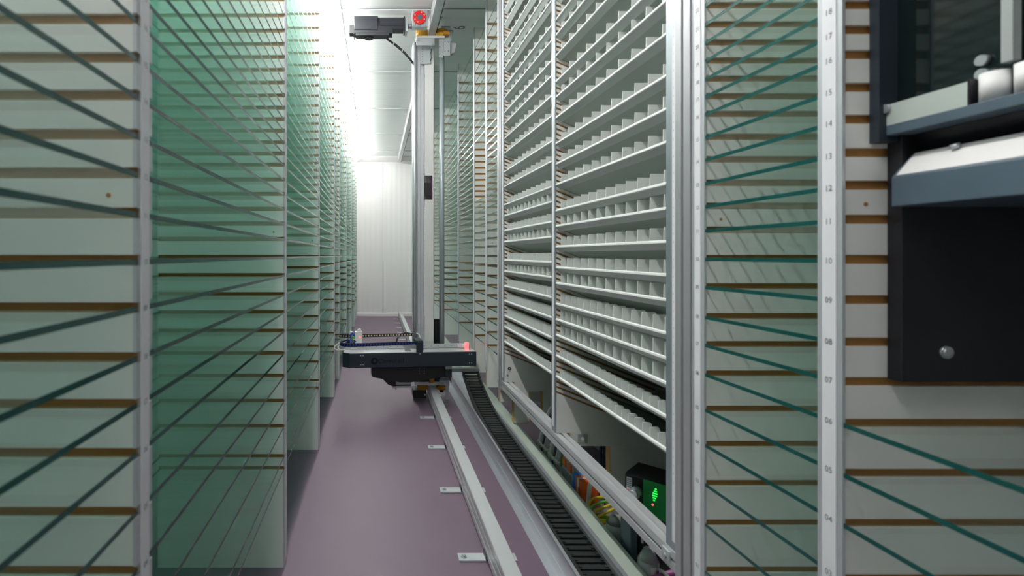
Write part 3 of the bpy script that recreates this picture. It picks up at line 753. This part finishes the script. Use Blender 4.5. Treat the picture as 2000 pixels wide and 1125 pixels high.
# grey sensor cables bound with white ties
for j, (yy, lab) in enumerate(((2.38, 'bundle of grey cables with white ties nearest the far end under the trays'), (2.235, 'bundle of grey and dark cables with white ties beside the relay block'))):
    r = thing('cable_bundle', (.80, yy, .05), lab, 'cables', 'grey cable bundles')
    for k in range(5):
        y_ = yy-.05+.026*k; mt = ['cable_grey','cable_grey','cable_dark','cable_grey','cable_white'][k]
        b = MB(); b.tube([(.775,y_+.01,.062),(.775,y_,.10),(.785,y_-.004,.15),(.80,y_,.20),(.83,y_,.27),(.86,y_,.285)], .0065, mt, 10); b.build('cable', r)
        b = MB(); b.cyl((.776,y_-.003,.108),(.777,y_-.003,.122),.010,'cable_white',12); b.cyl((.775,y_+.006,.052),(.775,y_+.004,.080),.009,'cable_dark',10); b.build('tie', r)
r = thing('wire_pair', (.83, 2.27, .05), 'short orange, yellow and green wires behind the grey cable bundles', 'cables')
for k, mt in enumerate(('cable_yellow','cable_green','terminal_orange')):
    b = MB(); b.tube([(.83,2.33-.05*k,.06),(.82,2.32-.05*k,.13),(.83,2.30-.05*k,.18),(.86,2.29-.05*k,.20)], .006, mt, 10); b.build('wire', r)
r = thing('relay_block', (.80, 2.09, .05), 'grey relay block with two orange buttons beside the terminal block', 'relay')
b = MB(); b.box(.785,.86,2.03,2.15,.05,.165,'cable_grey'); b.box(.779,.785,2.035,2.145,.06,.12,'galvanised'); b.build('housing', r, bevel=.002)
for y_ in (2.12,2.06):
    b = MB(); b.box(.778,.786,y_-.014,y_+.014,.128,.156,'terminal_orange'); b.build('button', r)
r = thing('terminal_block', (.79, 1.975, .05), 'blue and orange terminal block on the mounting plate', 'terminal block')
y_ = 2.015
for k, mt in enumerate(('terminal_blue','terminal_blue','terminal_orange','white_plastic','terminal_orange','terminal_orange')):
    b = MB(); b.box(.775,.84,y_-.014,y_-.001,.05,.145,mt); b.box(.772,.776,y_-.012,y_-.003,.09,.115,mt); b.build('terminal', r, bevel=.001); y_ -= .0145
r = thing('earth_wires', (.80, 1.83, .05), 'yellow and green striped earth wires looping on the mounting plate', 'cables')
for k, mt in enumerate(('cable_yellow','cable_green','cable_yellow','cable_yellow')):
    b = MB(); b.tube([(.86,1.86-.02*k,.12),(.80,1.865-.02*k,.115-.01*k),(.775,1.86-.02*k,.095-.008*k),(.785,1.84-.02*k,.07),(.84,1.78-.01*k,.085),(.88,1.76,.10)], .0048, mt, 10); b.build('wire', r)
b = MB(); b.cyl((.79,1.84,.05),(.79,1.84,.085),.008,'steel',8); b.cyl((.79,1.84,.075),(.79,1.84,.08),.014,'steel',12); b.build('stud', r)
b = MB(); b.tube([(.90,1.86,.058),(.83,1.80,.060),(.79,1.76,.062),(.77,1.70,.058)], .0075, 'cable_white', 10); o = b.build('white_cable'); tag(o, 'single white cable lying below the yellow and green earth wires', 'cable')
b = MB()
for k, x_ in enumerate((.80,.84)): b.tube([(x_-.015,1.895-.02*k,.052),(x_-.015,1.893-.02*k,.09),(x_-.012,1.89-.02*k,.13),(x_-.01,1.885-.02*k,.16)], .008, 'cable_white', 12)
o = b.build('conduit'); tag(o, 'pair of pale vertical hoses between terminal block and divider foot', 'hose')
for yy, xx, hh, lab in ((1.70,.795,.085,'clear plastic dome beside the wooden divider foot'),(1.475,.785,.105,'clear plastic dome beside the purple cables')):
    r = thing('clear_dome', (xx, yy, .05), lab, 'cover', 'clear plastic domes')
    b = MB(); b.cyl((xx,yy,.05),(xx,yy,.05+hh*.7),.028,'clear_plastic',24); b.cyl((xx,yy,.05+hh*.7),(xx,yy,.05+hh),.028,'clear_plastic',24,r1=.012); b.build('dome', r)
    b = MB(); b.cyl((xx,yy,.05),(xx,yy,.05+hh*.55),.011,'steel',12); b.build('core', r)
b = MB(); b.box(.764,.785,1.535,1.60,.048,.195,'slate_metal'); o = b.build('power_box', bevel=.003); tag(o, 'plain grey metal box standing between the two clear domes', 'box')
r = thing('purple_cables', (.77, 1.40, .08), 'pair of purple cables tied with white bands at the near end of the trough', 'cables')
for k in (0, 1):
    b = MB(); b.tube([(.755,1.445-.028*k,.075),(.80,1.435-.028*k,.10),(.86,1.42-.03*k,.13),(.93,1.41-.03*k,.17)], .0085, 'cable_purple', 12); b.build('cable', r)
b = MB(); b.tube([(.795,1.46,.095),(.80,1.44,.114),(.805,1.395,.112),(.81,1.375,.09)], .0045, 'cable_white', 8); b.cyl((.786,1.455,.085),(.786,1.455,.115),.011,'cable_white',12); b.build('tie', r)
b = MB(); b.tube([(.80,1.36,.07),(.83,1.34,.10),(.86,1.30,.08),(.80,1.26,.06)], .005, 'cable_grey', 8); o = b.build('grey_cable'); tag(o, 'thin grey cable curling below the purple cables', 'cable')
b = MB()
for k in range(5): b.tube([(.90+.012*k,2.03,.005),(.90+.014*k,2.05,.16),(.91+.014*k,2.06,.24),(.96+.01*k,2.08,.30)], .006, 'cable_navy', 8)
o = b.build('cable_loom'); tag(o, 'dark blue cable loom seen through the cutout of the middle divider', 'cables')
# servo drive with a lit green cover
dr = thing('servo_drive', (.789, 1.623, .05), 'black drive unit with glowing green cover lying behind the silver base beam', 'drive unit', rz=math.radians(-46))
L_ = lambda mb, n, p=dr, bevel=0: mb.build(n, p, local=True, bevel=bevel)
b = MB(); b.prism([(0,.0),(0,.256),(.012,.262),(.115,.262),(.12,.255),(.12,0)], 'x', 0, .26, 'black_plastic'); L_(b, 'body', bevel=.004)
b = MB(); b.box(.056,.25,-.006,.0,.150,.258,'green_cover'); gc = L_(b, 'cover', bevel=.002)
b = MB()
for k in range(6): b.box(.080+.002*abs(k-2.5)+.001*k,.095-.002*abs(k-2.5)+.001*k,-.0075,-.0059,.203+.007*k,.2065+.007*k,'green_led')
L_(b, 'status_light', gc)
b = MB(); b.cyl((.084,-.008,.190),(.084,-.0059,.190),.003,'red_led',8); L_(b, 'warning_light', gc)
b = MB(); b.box(.006,.022,-.0012,.0,.205,.250,'label_paper'); b.box(.006,.022,-.0016,-.0002,.205,.211,'red_anodised')
for k in range(5): b.box(.008,.020,-.0016,-.0002,.219+.006*k,.221+.006*k,'ink')
L_(b, 'rating_label')
for cx_, cz_ in ((.038,.215),(.095,.105),(.145,.105)):
    b = MB(); b.cyl((cx_,-.030,cz_),(cx_,0,cz_),.016,'steel',20); b.cyl((cx_,-.040,cz_),(cx_,-.030,cz_),.012,'galvanised',16); L_(b, 'connector')
b = MB(); b.tube([(.038,-.040,.215),(.050,-.055,.212),(.062,-.055,.19),(.066,-.045,.15),(.066,-.04,.08)], .004, 'cable_grey', 10); L_(b, 'cable')
# wall socket plate on the middle divider foot
b = MB(); b.box(.755,.790,1.910,1.9148,.298,.330,'cable_grey'); b.cyl((.772,1.908,.314),(.772,1.911,.314),.006,'white_plastic',12); o = b.build('socket_plate'); tag(o, 'small grey socket plate on the foot of the middle tray divider', 'socket')
# bolts on far tray divider
for (x_, z_, r_, lab) in ((.70,.405,.008,'large'),(.69,.368,.005,'small')):
    b = MB(); b.cyl((x_,2.680,z_),(x_,2.6849,z_),r_,'dark_metal',16); b.cyl((x_,2.678,z_),(x_,2.681,z_),r_*.5,'steel',12); o = b.build('panel_bolt'); tag(o, lab+' bolt head low on the far tray divider', 'bolt', 'bolts on the far tray divider')

# ------------------------------------------------------------------ camera, world, view
cam = bpy.data.cameras.new('camera'); co = bpy.data.objects.new('camera', cam); COL.objects.link(co)
co.location = (0, 0, HC); co.rotation_euler = (PI/2, 0, 0)
cam.sensor_width = 36; cam.lens = 18; cam.clip_start = .02
cam.shift_x = (1000-734)/2000; cam.shift_y = -(562.5-498)/2000
cam.dof.use_dof = True; cam.dof.focus_distance = 3.0; cam.dof.aperture_fstop = 5.0
S.camera = co
w = bpy.data.worlds.new('world'); S.world = w; w.use_nodes = True
w.node_tree.nodes['Background'].inputs[0].default_value = (.8,.85,.85,1); w.node_tree.nodes['Background'].inputs[1].default_value = 0.0
vs_ = S.view_settings; vs_.view_transform = 'Standard'; vs_.look = 'None'; vs_.gamma = 1; vs_.use_curve_mapping = False; vs_.exposure = 1.43
cy = S.cycles
cy.max_bounces = 14; cy.diffuse_bounces = 7; cy.glossy_bounces = 5; cy.transmission_bounces = 6; cy.transparent_max_bounces = 200
cy.caustics_reflective = False; cy.caustics_refractive = False; cy.sample_clamp_indirect = 6.0
cy.use_denoising = True
for o in list(bpy.data.objects):
    if '_w' in o: del o['_w']
